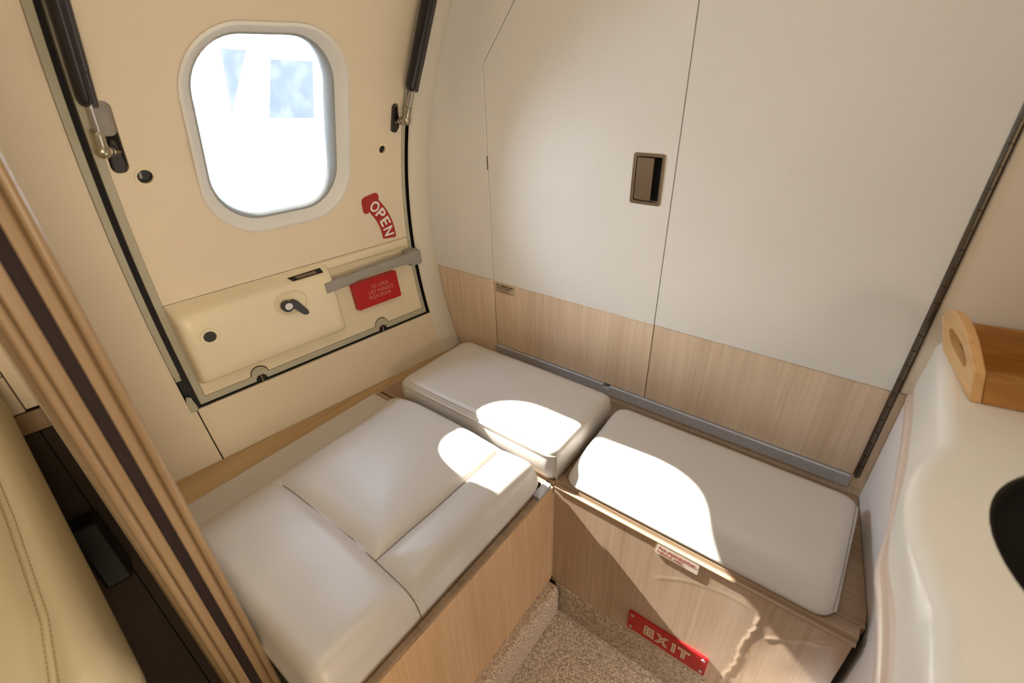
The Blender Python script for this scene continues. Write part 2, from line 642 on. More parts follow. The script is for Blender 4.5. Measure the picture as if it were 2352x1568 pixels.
# holes through the lining: window, two plugs, two strut recesses
G1, G2 = (-0.680, 1.099), (-0.156, 1.086)
RL = (-0.727, -0.699, 1.110, 1.232)
RR = (-0.130, -0.110, 1.128, 1.192)
DJ = 0.832
wallpatch('door_lining', [[(-0.7305, DJ), (-0.097, DJ), (-0.097, ZTOP - 0.03), (-0.7305, ZTOP - 0.03)],
                          win_loop(0.0), circ(*G1, 0.0135), circ(*G2, 0.010),
                          rrect(*RL, 0.013), rrect(*RR, 0.009)],
          0.0, -0.016, M['lining'], door_1, bevel=0.001)
for (y, z), ro, ri in ((G1, 0.0175, 0.0128), (G2, 0.0165, 0.0095)):
    g = wallpatch('grommet', [circ(y, z, ro, 28), circ(y, z, ri, 28)], 0.0025, -0.004, M['plastic'], door_1, bevel=0.001, step=1)
    wallpatch('plug', [circ(y, z, ri + 0.0015, 24)], -0.006, -0.012, M['blackgloss'], g, bevel=0, step=1)
wallpatch('latch_pin', [rrect(G1[0] - 0.008, G1[0] - 0.0035, G1[1] - 0.004, G1[1] + 0.009, 0.001)], -0.004, -0.006,
          M['handlegrey'], door_1, bevel=0, step=1)
pc = wallpatch('strut_recess', [rrect(RL[0] - .004, RL[1] + .004, RL[2] - .004, RL[3] + .004, 0.013)], -0.0165, -0.018, M['void'], door_1, bevel=0, step=1)
wallpatch('recess_plate', [rrect(RL[0], RL[1], 1.172, RL[3], 0.010)], -0.009, -0.014, M['handlegrey'], pc, bevel=0.001, step=1)
wallpatch('strut_recess', [rrect(RR[0] - .003, RR[1] + .003, RR[2] - .003, RR[3] + .003, 0.009)], -0.0165, -0.018, M['void'], door_1, bevel=0, step=1)

# lower handle panel, a little proud along its top ledge
wallpatch('handle_panel', [[(-0.7305, 0.6015), (N1 - 0.022, 0.6015)] + [(N1 - 0.022 * math.cos(math.pi * i / 10), 0.6015 + 0.021 * math.sin(math.pi * i / 10)) for i in range(1, 10)] +
                           [(N1 + 0.022, 0.6015), (N2 - 0.022, 0.6015)] + [(N2 - 0.022 * math.cos(math.pi * i / 10), 0.6015 + 0.021 * math.sin(math.pi * i / 10)) for i in range(1, 10)] +
                           [(N2 + 0.022, 0.6015), (-0.097, 0.6015), (-0.097, 0.8305), (-0.7305, 0.8305)]],
          0.001, -0.014, M['plastic'], door_1, bevel=0.0015)
wallpatch('panel_ledge', [[(-0.445, 0.806), (-0.103, 0.806), (-0.099, 0.829), (-0.445, 0.829)]], 0.007, 0.0, M['plastic'], door_1, bevel=0.004)


# latch cover: raised moulding swept along y
def cover_section(k=1.0):
    # (z, offset) from the top seam down to the bottom
    pts = [(0.829, 0.0015), (0.824, 0.010), (0.8185, 0.021), (0.813, 0.030), (0.807, 0.0365), (0.800, 0.041), (0.790, 0.044),
           (0.76, 0.0455), (0.70, 0.0445), (0.665, 0.0435), (0.648, 0.042), (0.641, 0.038), (0.638, 0.030), (0.636, 0.0)]
    return [(z, o * k) for z, o in pts]


def cover():
    V, F = [], []
    ys = [-0.7295, -0.728, -0.724, -0.718] + list(np.linspace(-0.70, -0.385, 14)) + [-0.372, -0.366, -0.362, -0.3605]
    ks = [0.0, 0.55, 0.86, 1.0] + [1.0] * 14 + [1.0, 0.86, 0.55, 0.0]
    n = len(cover_section())
    for y, k in zip(ys, ks):
        for z, o in cover_section(k):
            V.append(W(y, z, max(o, 0.0012)))
    for i in range(len(ys) - 1):
        for j in range(n - 1):
            F.append((i * n + j, i * n + j + 1, (i + 1) * n + j + 1, (i + 1) * n + j))
    return pyd('latch_cover', V, F, M['plastic'], door_1, angle=50)


lc = cover()
# slot on its sloping top, plug, finger dish and thumb latch
sl = []
for y, z, o in ((-0.470, 0.8205, 0.0180), (-0.462, 0.8125, 0.0315), (-0.382, 0.8125, 0.0315), (-0.382, 0.8215, 0.0165)):
    sl.append(W(y, z, o + 0.0012))
pyd('lever_slot', sl, [(0, 1, 2, 3)], M['void'], lc)
pyd('slot_lever', [W(-0.452, 0.8195, 0.0225), W(-0.449, 0.8145, 0.0305), W(-0.398, 0.8145, 0.0305), W(-0.398, 0.8195, 0.0225)], [(0, 1, 2, 3)], M['bronze'], lc)
g = wallpatch('plug_ring', [circ(-0.677, 0.7475, 0.0205, 28), circ(-0.677, 0.7475, 0.0130, 28)], 0.0475, 0.043, M['plastic'], lc, bevel=0.001, step=1)
wallpatch('plug', [circ(-0.677, 0.7475, 0.0132, 24)], 0.0465, 0.044, M['blackmetal'], g, bevel=0, step=1)
dz = 0.7645
dish = wallpatch('finger_dish', [rrect(-0.526, -0.444, dz - 0.030, dz + 0.030, 0.0295, 10), rrect(-0.5225, -0.4475, dz - 0.0265, dz + 0.0265, 0.026, 10)],
                 0.0478, 0.0445, M['plastic'], lc, bevel=0.0012, step=1)
th = wallpatch('thumb_latch', [[(-0.500 + 0.015 * math.cos(a), dz - 0.002 + 0.015 * math.sin(a)) for a in np.linspace(0.75, 5.5, 16)] +
                               [(-0.484, dz - 0.016), (-0.470, dz - 0.036), (-0.462, dz - 0.040), (-0.4555, dz - 0.036), (-0.456, dz - 0.029), (-0.466, dz - 0.010), (-0.474, dz + 0.004), (-0.482, dz + 0.011)]],
               0.062, 0.050, M['blackgloss'], lc, bevel=0.003, step=1)
wallpatch('key_cylinder', [circ(-0.499, dz - 0.001, 0.0095, 20)], 0.065, 0.050, M['steel'], th, bevel=0.001, step=1)


# lever handle: grey bar with a returned end
def lever():
    hn = empty('door_handle', W(-0.23, 0.76, 0.03), None, None)
    hn.parent = door_1
    hn.location = W(-0.23, 0.76, 0.03) - wpos(door_1)
    st = [(-0.392, 0.786, 0.757), (-0.33, 0.788, 0.760), (-0.27, 0.792, 0.768), (-0.20, 0.795, 0.7695), (-0.14, 0.7955, 0.7645), (-0.098, 0.7935, 0.7555)]
    V, F = [], []
    for y, zt, zb in st:
        for z, o in ((zt, 0.030), (zt, 0.048), (zt - 0.003, 0.051), (zb + 0.003, 0.051), (zb, 0.048), (zb, 0.030)):
            V.append(W(y, z, o))
    for i in range(len(st) - 1):
        for j in range(6):
            F.append((i * 6 + j, i * 6 + (j + 1) % 6, (i + 1) * 6 + (j + 1) % 6, (i + 1) * 6 + j))
    F += [tuple(range(6)), tuple(range(30, 36))]
    pyd('lever_bar', V, F, M['handlegrey'], hn, bevel=0.002)
    V, F = [], []
    for y in (-0.128, -0.088):
        for z, o in ((0.800, 0.004), (0.800, 0.050), (0.7545, 0.051), (0.7545, 0.004)):
            V.append(W(y, z, o))
    F = [(0, 1, 2, 3), (4, 7, 6, 5), (0, 4, 5, 1), (1, 5, 6, 2), (2, 6, 7, 3), (3, 7, 4, 0)]
    pyd('lever_end', V, F, M['handlegrey'], hn, bevel=0.006, seg=3)


lever()

# window_1: reveal rings and pane
window_1 = empty('window_1', W(-0.422, 0.946, -0.02), 'rounded cabin window in the exit door, blown out by daylight', 'window', kind='structure')


def ring(name, specs, m, parent):
    """specs: list of (inset, offset) loops lofted together"""
    V, F = [], []
    n = None
    for ins, off in specs:
        lp = win_loop(ins)
        n = len(lp)
        V += [W(y, z, off) for y, z in lp]
    for i in range(len(specs) - 1):
        for j in range(n):
            F.append((i * n + j, i * n + (j + 1) % n, (i + 1) * n + (j + 1) % n, (i + 1) * n + j))
    return pyd(name, V, F, m, parent, angle=40)


ring('window_reveal', [(-0.004, 0.002), (0.001, 0.004), (0.006, 0.001), (0.018, -0.018), (0.021, -0.020), (0.021, -0.03)], M['reveal'], window_1)
ring('window_bezel', [(0.016, -0.0215), (0.0225, -0.0185), (0.025, -0.0215), (0.031, -0.040), (0.033, -0.052), (0.012, -0.061)], M['bezel'], window_1)
wallpatch('window_pane', [win_loop(0.026)], -0.048, -0.052, M['glass'], window_1, bevel=0)

# trim between the side wall and the bulkhead
V, F = [], []
prof = [(-0.0745, 0.000), (-0.070, 0.005), (-0.058, 0.0095), (-0.042, 0.011), (-0.024, 0.0095), (-0.010, 0.006), (-0.0015, 0.001), (-0.0015, -0.012)]
zs = np.linspace(0.30, ZTOP, 50)
for z in zs:
    for y, o in prof:
        V.append(W(y, z, o))
n = len(prof)
for i in range(len(zs) - 1):
    for j in range(n - 1):
        F.append((i * n + j, i * n + j + 1, (i + 1) * n + j + 1, (i + 1) * n + j))
tag(pyd('trim_1', V, F, M['greytrim'], None, angle=50), 'curved pale grey trim strip between exit door and bulkhead', 'trim', kind='structure')

# bulkhead
wall_back = box('wall_back', (-1.25, 0.022, FLOOR0), (1.15, 0.05, 1.9), M['void'], bevel=0)
tag(wall_back, 'white laminate bulkhead with limed wood band along its foot', 'wall', kind='structure')
YB = lambda y0, y1: (lambda u, v, w: Vector((u, y0 + (y1 - y0) * w, v)))
curve = [(PX(z) - 0.012, z) for z in np.linspace(0.717, ZTOP, 26)]
SEAM = -0.8545
prism('side_panel', [curve + [(-0.408, ZTOP), (SEAM, 1.272), (SEAM, 0.7175)]], YB(-0.002, 0.02), M['laminate'], wall_back)
curve2 = [(PX(z) - 0.012, z) for z in np.linspace(0.30, 0.7165, 10)]
prism('side_wood_panel', [curve2 + [(SEAM - 0.0005, 0.7165), (SEAM - 0.0005, 0.30)]], YB(0.0, 0.02), M['veneer_wall'], wall_back)
prism('under_panel', [[(-0.8525, 0.30), (0.60, 0.30), (0.60, 0.468), (-0.8525, 0.468)]], YB(0.0, 0.02), M['veneer_wall'], wall_back)

door_2 = empty('door_2', (-0.6, 0, 0.5), 'left baggage door with clipped corner and recessed latch', 'door', kind='structure')
HB = 0.5
prism('white_panel', [[(SEAM + 0.0028, 0.7165), (-0.3538, 0.7165), (-0.3538, ZTOP), (-0.4035, ZTOP), (SEAM + 0.0028, 1.2712)],
                      rrect(-0.4405, -0.380, 1.0015, 1.0965, 0.003)], YB(-0.0022, 0.02), M['laminate'], door_2, bevel=0)
prism('wood_panel', [[(SEAM + 0.0028, HB), (-0.3538, HB), (-0.3538, 0.7160), (SEAM + 0.0028, 0.7160)]], YB(0.0, 0.02), M['veneer_wall'], door_2)
box('side_hinge', (-0.8555, -0.003, 1.030), (-0.8525, 0.01, 1.064), M['hinge'], door_2, bevel=0.0008)
# recessed latch
lt = prism('latch', [rrect(-0.4455, -0.375, 0.9965, 1.1015, 0.006), rrect(-0.4385, -0.382, 1.0035, 1.0945, 0.003)],
           YB(-0.0045, 0.004), M['bronze'], door_2, bevel=0.0012)
prism('latch_well', [rrect(-0.440, -0.380, 1.002, 1.096, 0.003)], YB(0.016, 0.019), M['black'], lt, bevel=0)
prism('latch_paddle', [rrect(-0.4365, -0.3985, 1.006, 1.0925, 0.003)], lambda u, v, w: Vector((u, (-0.0035 if u < -0.41 else -0.0050) + 0.010 * w, v)), M['bronze'], lt, bevel=0.002)

door_3 = empty('door_3', (-0.11, 0, 0.5), 'right baggage door hung on a long piano hinge', 'door', kind='structure')
prism('white_panel', [[(-0.3519, 0.7165), (0.1145, 0.7165), (0.1145, ZTOP), (-0.3519, ZTOP)]], YB(-0.0022, 0.02), M['laminate'], door_3)
prism('wood_panel', [[(-0.3519, HB), (0.1145, HB), (0.1145, 0.7160), (-0.3519, 0.7160)]], YB(0.0, 0.02), M['veneer_wall'], door_3)
ph = box('piano_hinge', (0.1150, -0.003, HB), (0.1238, 0.012, ZTOP), M['hinge'], door_3, bevel=0.0006)
kn, nk = None, 42
hk = (ZTOP - HB) / nk
for i in range(nk):
    if kn is None:
        v, f = tube_data([(0.1195, -0.0045, HB + 0.0008), (0.1195, -0.0045, HB + hk - 0.0008)], 0.0040, 10)
        kn = pyd('hinge_knuckle', v, f, M['hinge'], ph)
        k0 = kn.location.copy()
    else:
        c = kn.copy()
        COL.objects.link(c)
        c.parent = ph
        c.location = k0 + Vector((0, 0, hk * i))
# beyond the hinge
prism('stile_wood', [[(0.1125, 0.469), (0.20, 0.469), (0.20, 0.7165), (0.1250, 0.7165), (0.1250, 0.499), (0.1125, 0.499)]], YB(0.0, 0.02), M['veneer_wall'], wall_back)
prism('vanity_back_panel', [[(0.1255, 0.7175), (1.13, 0.7175), (1.13, ZTOP), (0.1255, ZTOP)]], YB(-0.003, 0.02), M['panelbeige'], wall_back, bevel=0.004, seg=3)
# aluminium sill
sill = prism('trim_2', [[(-0.8515, 0.4685), (0.1120, 0.4685), (0.1120, 0.4985), (-0.452, 0.4985), (-0.452, 0.4895), (-0.470, 0.4895), (-0.470, 0.4985), (-0.8515, 0.4985)]],
             YB(-0.007, 0.018), M['alu'], None)
tag(sill, 'satin aluminium sill strip under the baggage doors', 'trim', kind='structure')

# floor, ceiling, far walls
floor = box('floor', (-1.2, -1.0, -0.03), (1.1, 0.03, 0.0), M['carpet'], bevel=0)
tag(floor, 'woven beige loop carpet floor between the seat bases', 'floor', kind='structure')
pyd('cabin_carpet', [(-1.25, -3.05, 0.0), (1.1, -3.05, 0.0), (1.1, -1.0, 0.0), (-1.25, -1.0, 0.0)], [(0, 1, 2, 3)], M['darkcarpet'], floor)
tag(box('ceiling', (-0.75, -3.05, 1.80), (1.2, 0.13, 1.83), M['lining'], bevel=0), 'plain cream cabin ceiling above the doors', 'ceiling', kind='structure')
tag(box('wall_right', (1.09, -3.05, 0), (1.12, 0.13, 1.82), M['panelbeige'], bevel=0), 'plain beige side wall beyond the vanity', 'wall', kind='structure')
tag(box('wall_front', (-1.6, -3.05, 0), (1.12, -3.02, 1.82), M['lining'], bevel=0), 'plain cream wall at the front of the cabin', 'wall', kind='structure')

# cabin side lining forward of the partition
cab = wallpatch('cabin_panel', [[(-1.0035, 0.712), (-0.985, 0.712), (-0.985, ZTOP), (-1.0035, ZTOP)]], 0.001, -0.012, M['lining'], wall_left)
wallpatch('cabin_panel', [[(-2.95, 0.788), (-1.0055, 0.788), (-1.0055, ZTOP), (-2.95, ZTOP)]], 0.001, -0.012, M['lining'], wall_left)
wallpatch('cabin_panel', [[(-2.95, 0.708), (-1.0055, 0.708), (-1.0055, 0.786), (-2.95, 0.786)]], 0.002, -0.012, M['lining'], wall_left)
wallpatch('cabin_ledge', [[(-2.95, 0.664), (-0.985, 0.664), (-0.985, 0.706), (-2.95, 0.706)]], 0.004, -0.012, M['jamb'], wall_left)
wallpatch('cabin_kick_panel', [[(-2.95, 0.02), (-1.0055, 0.02), (-1.0055, 0.662), (-2.95, 0.662)]], 0.001, -0.012, M['darkside'], wall_left)
wallpatch('cabin_kick_panel', [[(-1.0035, 0.02), (-0.985, 0.02), (-0.985, 0.662), (-1.0035, 0.662)]], 0.002, -0.012, M['darkside'], wall_left)

# partition with a slotted doorway jamb
XJ = -0.580
YA, YZ = -0.929, -0.999
part = empty('wall_partition', (XJ, -0.965, 0), 'slotted wooden doorway jamb of the cabin partition with rounded beads', 'wall', kind='structure')
pcurve = [(PX(z) - 0.03 + TAPER * -0.96, z) for z in np.linspace(0.0, ZTOP, 30)]
prism('partition_panel', [pcurve + [(XJ - 0.012, ZTOP), (XJ - 0.012, 0.0)]],
      lambda u, v, w: Vector((u, -0.936 - 0.046 * w, v)), M['lining'], part, bevel=0)


def vprof(name, pts, m, bevel=0.0):
    """vertical extrusion of an (x, y) outline"""
    bm = fill_loops([pts])
    return extrude_map(bm, lambda u, v, w: Vector((u, v, ZTOP * w)), name, m, part, bevel=bevel, angle=40)


def bead(yc, r, x0, n=10):
    return [(x0 + r * math.sin(math.pi * i / n) * 0.9, yc - r * math.cos(math.pi * i / n)) for i in range(n + 1)]


vprof('jamb_bead', [(XJ - 0.02, -0.9390)] + bead(-0.9338, 0.0050, XJ - 0.002) + [(XJ - 0.02, -0.9288)], M['jamb'])
vprof('jamb_board', [(XJ - 0.02, -0.9510), (XJ, -0.9510), (XJ - 0.0005, -0.9425), (XJ - 0.004, -0.9392), (XJ - 0.02, -0.9392)], M['jamb'])
vprof('jamb_slot', [(XJ - 0.02, -0.9645), (XJ - 0.009, -0.9645), (XJ - 0.009, -0.9505), (XJ - 0.02, -0.9505)], M['jambdark'])
vprof('jamb_board', [(XJ - 0.02, -0.9765), (XJ - 0.003, -0.9765), (XJ, -0.9740), (XJ, -0.9640), (XJ - 0.02, -0.9640)], M['jamb'])
vprof('jamb_bead', [(XJ - 0.02, -0.9860)] + bead(-0.9813, 0.0045, XJ - 0.003) + [(XJ - 0.02, -0.9767)], M['jamb'])
vprof('jamb_casing', [(XJ - 0.085, -0.9905), (XJ - 0.030, -0.9905), (XJ - 0.016, -0.9890), (XJ - 0.012, -0.9862), (XJ - 0.085, -0.9862)], M['jamb'])

# =================================================================== SEAT BASES
ZS = 0.452
YF = -0.352
XL = -0.405
bl = empty('seat_box', (-0.7, -0.64, 0), 'left wooden seat base with warm veneer front under the quilted cushion', 'seat base', 'wooden seat bases')
box('front_panel', (XL - 0.016, -0.928, 0.112), (XL, -0.3545, ZS - 0.008), M['veneer_warm'], bl, bevel=0.001)
box('edge_strip', (XL - 0.014, -0.3542, 0.120), (XL + 0.001, -0.3522, ZS - 0.03), M['plastic'], bl, bevel=0.0005)
box('bench_top', (-1.012, -0.928, ZS - 0.018), (XL - 0.017, YF - 0.002, ZS), M['veneer_top'], bl, bevel=0.003)
pyd('shelf', [(PX(.44) + TAPER * -.928 + .001, -0.928, ZS - 0.006), (-1.0135, -0.928, ZS - 0.006), (-1.0135, -0.002, ZS - 0.006), (PX(.44) - .0, -0.002, ZS - 0.006),
              (PX(.44) + TAPER * -.928 + .001, -0.928, ZS - 0.024), (-1.0135, -0.928, ZS - 0.024), (-1.0135, -0.002, ZS - 0.024), (PX(.44), -0.002, ZS - 0.024)],
    [(0, 1, 2, 3), (4, 7, 6, 5), (0, 4, 5, 1), (1, 5, 6, 2), (2, 6, 7, 3), (3, 7, 4, 0)], M['veneer_flat'], bl)
tube('steel_edging', [(-1.0130, -0.926, ZS + 0.0005), (-1.0120, -0.372, ZS + 0.0005)], 0.0026, M['alu'], bl, n=8)
box('cushion_rail', (XL - 0.018, -0.410, ZS - 0.006), (XL - 0.001, -0.362, ZS + 0.006), M['alu'], bl, bevel=0.001)
box('rail_channel', (XL - 0.034, -0.925, ZS + 0.0005), (XL - 0.021, -0.372, ZS + 0.006), M['black'], bl, bevel=0.001)
box('top_edge', (XL - 0.016, -0.928, ZS - 0.0075), (XL - 0.0005, -0.412, ZS - 0.001), M['veneer_top'], bl, bevel=0.002)
V, F = [], []
kp = [(XL - 0.012, 0.0), (XL + 0.029, 0.0), (XL + 0.030, 0.02), (XL + 0.030, 0.095), (XL + 0.026, 0.107), (XL + 0.016, 0.1115), (XL - 0.012, 0.1115)]
for y in (-0.928, -0.362):
    V += [(x, y, z) for x, z in kp]
n = len(kp)
F = [(j, (j + 1) % n, n + (j + 1) % n, n + j) for j in range(n)] + [tuple(range(n)), tuple(range(2 * n - 1, n - 1, -1))]
pyd('carpet_kick', V, F, M['carpetx'], bl, bevel=0.006, angle=50)

br = empty('seat_box', (-0.3, -0.18, 0), 'bulkhead seat base with scuffed limed veneer front and red exit sign', 'seat base', 'wooden seat bases')
# front panel with blistered veneer cracks as real relief
xs = np.concatenate([np.linspace(-0.4045, -0.2, 20), np.linspace(-0.195, 0.165, 110)])
zz = np.linspace(0.104, 0.4422, 90)
seam_pts = [(0.035, 0.433), (0.039, 0.36), (0.028, 0.290), (0.031, 0.230), (0.018, 0.150), (0.012, 0.110)]
arc_pts = [(-0.150, 0.337), (-0.107, 0.371), (-0.060, 0.393), (-0.014, 0.403), (0.030, 0.400)]
arc2 = [(0.060, 0.345), (0.085, 0.372), (0.105, 0.392), (0.130, 0.425)]
arc3 = [(0.095, 0.395), (0.120, 0.400), (0.147, 0.418)]


def dpoly(x, z, pts):
    best = 9
    for a, b in zip(pts[:-1], pts[1:]):
        dx, dz_ = b[0] - a[0], b[1] - a[1]
        t = max(0, min(1, ((x - a[0]) * dx + (z - a[1]) * dz_) / (dx * dx + dz_ * dz_)))
        best = min(best, math.hypot(x - a[0] - t * dx, z - a[1] - t * dz_))
    return best


V, F = [], []
for z in zz:
    for x in xs:
        h = 0.0009 * math.exp(-(dpoly(x + 0.0015 * math.sin(z * 190) + 0.001 * math.sin(z * 431), z, seam_pts) / 0.0028) ** 2)
        h += 0.0002 * math.exp(-(dpoly(x, z, arc_pts) / 0.0035) ** 2)
        h += 0.0007 * math.exp(-(dpoly(x, z, arc2) / 0.004) ** 2) + 0.0006 * math.exp(-(dpoly(x, z + 0.001 * math.sin(x * 300), arc3) / 0.0025) ** 2)
        if x > 0.04:
            h += 0.0006 * math.sin(x * 55 + z * 23) * math.sin(z * 41) * min(1, (x - 0.04) / 0.03)
        V.append((x, YF - h, z))
nx = len(xs)
for i in range(len(zz) - 1):
    for j in range(nx - 1):
        F.append((i * nx + j, i * nx + j + 1, (i + 1) * nx + j + 1, (i + 1) * nx + j))
nb = len(V)
V += [(xs[0], YF + 0.016, zz[0]), (xs[-1], YF + 0.016, zz[0]), (xs[-1], YF + 0.016, zz[-1]), (xs[0], YF + 0.016, zz[-1])]
F.append((nb, nb + 1, nb + 2, nb + 3))
pyd('front_panel', V, F, M['veneer'], br, angle=60)
# rounded nose
V, F = [], []
npf = [(-0.318, 0.451), (-0.320, 0.4585), (-0.323, 0.460), (-0.345, 0.460), (-0.3472, 0.4588), (-0.3475, 0.4570), (-0.3475, 0.4480), (-0.3482, 0.4468), (-0.3515, 0.4464), (-0.3533, 0.4452), (-0.3538, 0.4435), (-0.3530, 0.4422), (-0.350, 0.4418), (-0.318, 0.4418)]
ends = [XL + 0.001, 0.168]
for x in ends:
    V += [(x, y, z) for y, z in npf]
n = len(npf)
F = [(j, (j + 1) % n, n + (j + 1) % n, n + j) for j in range(n)] + [tuple(range(n)), tuple(range(2 * n - 1, n - 1, -1))]
pyd('nose_moulding', V, F, M['veneer_top'], br, angle=60)
prism('bench_top', [[(-1.010, -0.003), (0.137, -0.003), (0.176, -0.285), (0.176, -0.317), (XL + 0.001, -0.317), (XL + 0.001, -0.350), (-1.010, -0.350)]],
      lambda u, v, w: Vector((u, v, ZS - 0.018 * w)), M['veneer_top'], br, bevel=0.001)
box('carpet_kick', (XL + 0.012, YF - 0.003, 0.0), (0.172, YF + 0.014, 0.1035), M['carpetz'], br, bevel=0.003)


# =================================================================== CUSHIONS
def cgrid(a, b, edge0, edge1, fine, coarse):
    pts = [a]
    x = a
    while x < b - 1e-6:
        dd = min((x - a) - edge0, (b - x) - edge1)
        st = fine if dd < 0 else coarse
        x = min(b, x + st)
        pts.append(x)
    if pts[-1] - pts[-2] < fine * 0.3:
        pts.pop(-2)
    return pts


def cushion_top(name, x0, x1, y0, y1, z0, zs, z1, ramps, rc, m, parent, crown=0.0, seams=(), pad=0.0, bulge=0.005,
                warp=None, tilt=None, fine=0.004, coarse=0.009, extra_y=()):
    """ramps = widths of the rounding on (-x, +x, -y, +y); seams = polylines pressed into the top"""
    gx = cgrid(x0, x1, min(ramps[0], .05), min(ramps[1], .05), fine, coarse)
    gy = cgrid(y0, y1, min(ramps[2], .05), min(ramps[3], .05), fine, coarse)
    for s in seams:                       # extra lines beside straight seams
        (ax, ay), (bx, by) = s[0], s[-1]
        if abs(ay - by) < 0.03:
            gy += [ay - 0.004, ay, ay + 0.004]
        else:
            gx += [ax - 0.004, ax, ax + 0.004]
    gy += list(extra_y)
    gx = sorted(set(round(v, 4) for v in gx))
    gy = sorted(set(round(v, 4) for v in gy))

    def pf(d, r):
        if r <= 0 or d >= r:
            return 1.0
        t = 1 - max(0, d) / r
        return math.sqrt(max(0, 1 - t * t)) if r < 0.08 else 0.5 - 0.5 * math.cos(math.pi * (1 - t)) if False else 1 - t * t

    def height(x, y):
        d = (x - x0, x1 - x, y - y0, y1 - y)
        p = 1.0
        for dd, r in zip(d, ramps):
            p *= pf(dd, r)
        u = 2 * (x - x0) / (x1 - x0) - 1
        v = 2 * (y - y0) / (y1 - y0) - 1
        zl = zs(x, y) if callable(zs) else zs
        z = zl + (z1 - zl) * p + crown * (1 - u * u) * (1 - v * v)
        near = 9
        for s in seams:
            near = min(near, dpoly(x, y, s))
        if seams:
            z += -0.011 * math.exp(-(near / 0.013) ** 2) * p + pad * (1 - math.exp(-(near / 0.07) ** 2)) * p
            z += -0.0035 * math.exp(-(near / 0.0028) ** 2) * p
        if warp:
            z += warp(x, y) * p
        if tilt:
            z += tilt(x, y)
        return z

    def plan(x, y):
        # square corner mapped onto a rounded one
        cx = x0 + rc if x < x0 + rc else (x1 - rc if x > x1 - rc else None)
        cy = y0 + rc if y < y0 + rc else (y1 - rc if y > y1 - rc else None)
        if cx is not None and cy is not None:
            p, q = (x - cx) / rc, (y - cy) / rc
            return cx + rc * p * math.sqrt(1 - q * q / 2), cy + rc * q * math.sqrt(1 - p * p / 2)
        return x, y

    V, F = [], []
    idx = {}
    for i, x in enumerate(gx):
        for j, y in enumerate(gy):
            X, Y = plan(x, y)
            # height measured on the square so corners stay low
            idx[i, j] = len(V)
            V.append((X, Y, height(x, y)))
    nx, ny = len(gx), len(gy)
    for i in range(nx - 1):
        for j in range(ny - 1):
            F.append((idx[i, j], idx[i + 1, j], idx[i + 1, j + 1], idx[i, j + 1]))
    rim = [(i, 0) for i in range(nx)] + [(nx - 1, j) for j in range(1, ny)] + [(i, ny - 1) for i in range(nx - 2, -1, -1)] + \
          [(0, j) for j in range(ny - 2, 0, -1)]
    base = [idx[r] for r in rim]
    cxm, cym = (x0 + x1) / 2, (y0 + y1) / 2
    nr = len(rim)
    prev = base
    for t, bl_ in ((0.25, 0.8), (0.55, 1.0), (0.85, 0.5), (1.0, -0.6)):
        cur = []
        for k_ in range(nr):
            X, Y, Z = V[base[k_]]
            a = Vector(V[base[(k_ - 1) % nr]]) - Vector(V[base[(k_ + 1) % nr]])
            nrm = Vector((-a.y, a.x, 0))
            if nrm.length > 1e-9:
                nrm.normalize()
            cur.append(len(V))
            V.append((X + nrm.x * bulge * bl_, Y + nrm.y * bulge * bl_, Z + (z0 + (tilt(X, Y) if tilt else 0) - Z) * t))
        for k_ in range(nr):
            F.append((prev[k_], prev[(k_ + 1) % nr], cur[(k_ + 1) % nr], cur[k_]))
        prev = cur
    F.append(tuple(prev))
    ob = pyd(name, V, F, m, parent, angle=75)
    return ob, height


def stitches(name, pts, m, parent, pitch=0.0045, ln=0.0028, r=0.0006):
    """one object of many thread dashes along a polyline"""
    pts = [Vector(p) for p in pts]
    parts = []
    acc = 0.0
    for a, b in zip(pts[:-1], pts[1:]):
        L = (b - a).length
        d = (b - a).normalized() if L > 0 else Vector((1, 0, 0))
        while acc < L:
            p = a + d * acc
            parts.append(tube_data([p, p + d * ln], r, 4))
            acc += pitch
        acc -= L
    v, f = join_data(parts)
    o = pyd(name, v, f, m, parent, angle=0)
    o['kind'] = 'stuff'
    return o


# left quilted cushion
LC = empty('seat_cushion', (-0.7, -0.64, ZS), 'large left seat cushion of pale leather with crossing stitched seams', 'cushion', 'pale leather seat cushions')
seamA = [(-0.842, -0.738), (-0.60, -0.735), (-0.415, -0.742)]
seamB = [(-0.531, -0.737), (-0.527, -0.60), (-0.530, -0.395)]


def left_warp(x, y):
    w = 0.0015 * math.sin(x * 21 + 1) * math.sin(y * 17)
    return w


co, hL = cushion_top('cushion_top', -0.905, -0.423, -0.925, -0.379, ZS + 0.004, lambda x, y: ZS + 0.030 + 0.016 * max(0, min(1, (y + 0.5) / 0.12)), ZS + 0.072, (0.13, 0.042, 0.03, 0.030), 0.03,
                     M['leather'], LC, crown=0.004, seams=(seamA, seamB), pad=0.010, bulge=0.006, warp=left_warp)


def on_top(h, pts, n=60, dz=0.0):
    out = []
    for a, b in zip(pts[:-1], pts[1:]):
        for i in range(n):
            t = i / n
            x, y = a[0] + (b[0] - a[0]) * t, a[1] + (b[1] - a[1]) * t
            out.append((x, y, h(x, y) + dz))
    x, y = pts[-1]
    out.append((x, y, h(x, y) + dz))
    return out


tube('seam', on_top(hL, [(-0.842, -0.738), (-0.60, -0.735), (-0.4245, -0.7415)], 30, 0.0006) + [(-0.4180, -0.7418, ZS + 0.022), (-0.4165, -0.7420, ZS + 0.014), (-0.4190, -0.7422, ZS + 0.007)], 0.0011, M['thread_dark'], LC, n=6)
tube('seam', on_top(hL, [(-0.531, -0.737), (-0.527, -0.60), (-0.530, -0.398)], 30, 0.0006), 0.0011, M['thread_dark'], LC, n=6)
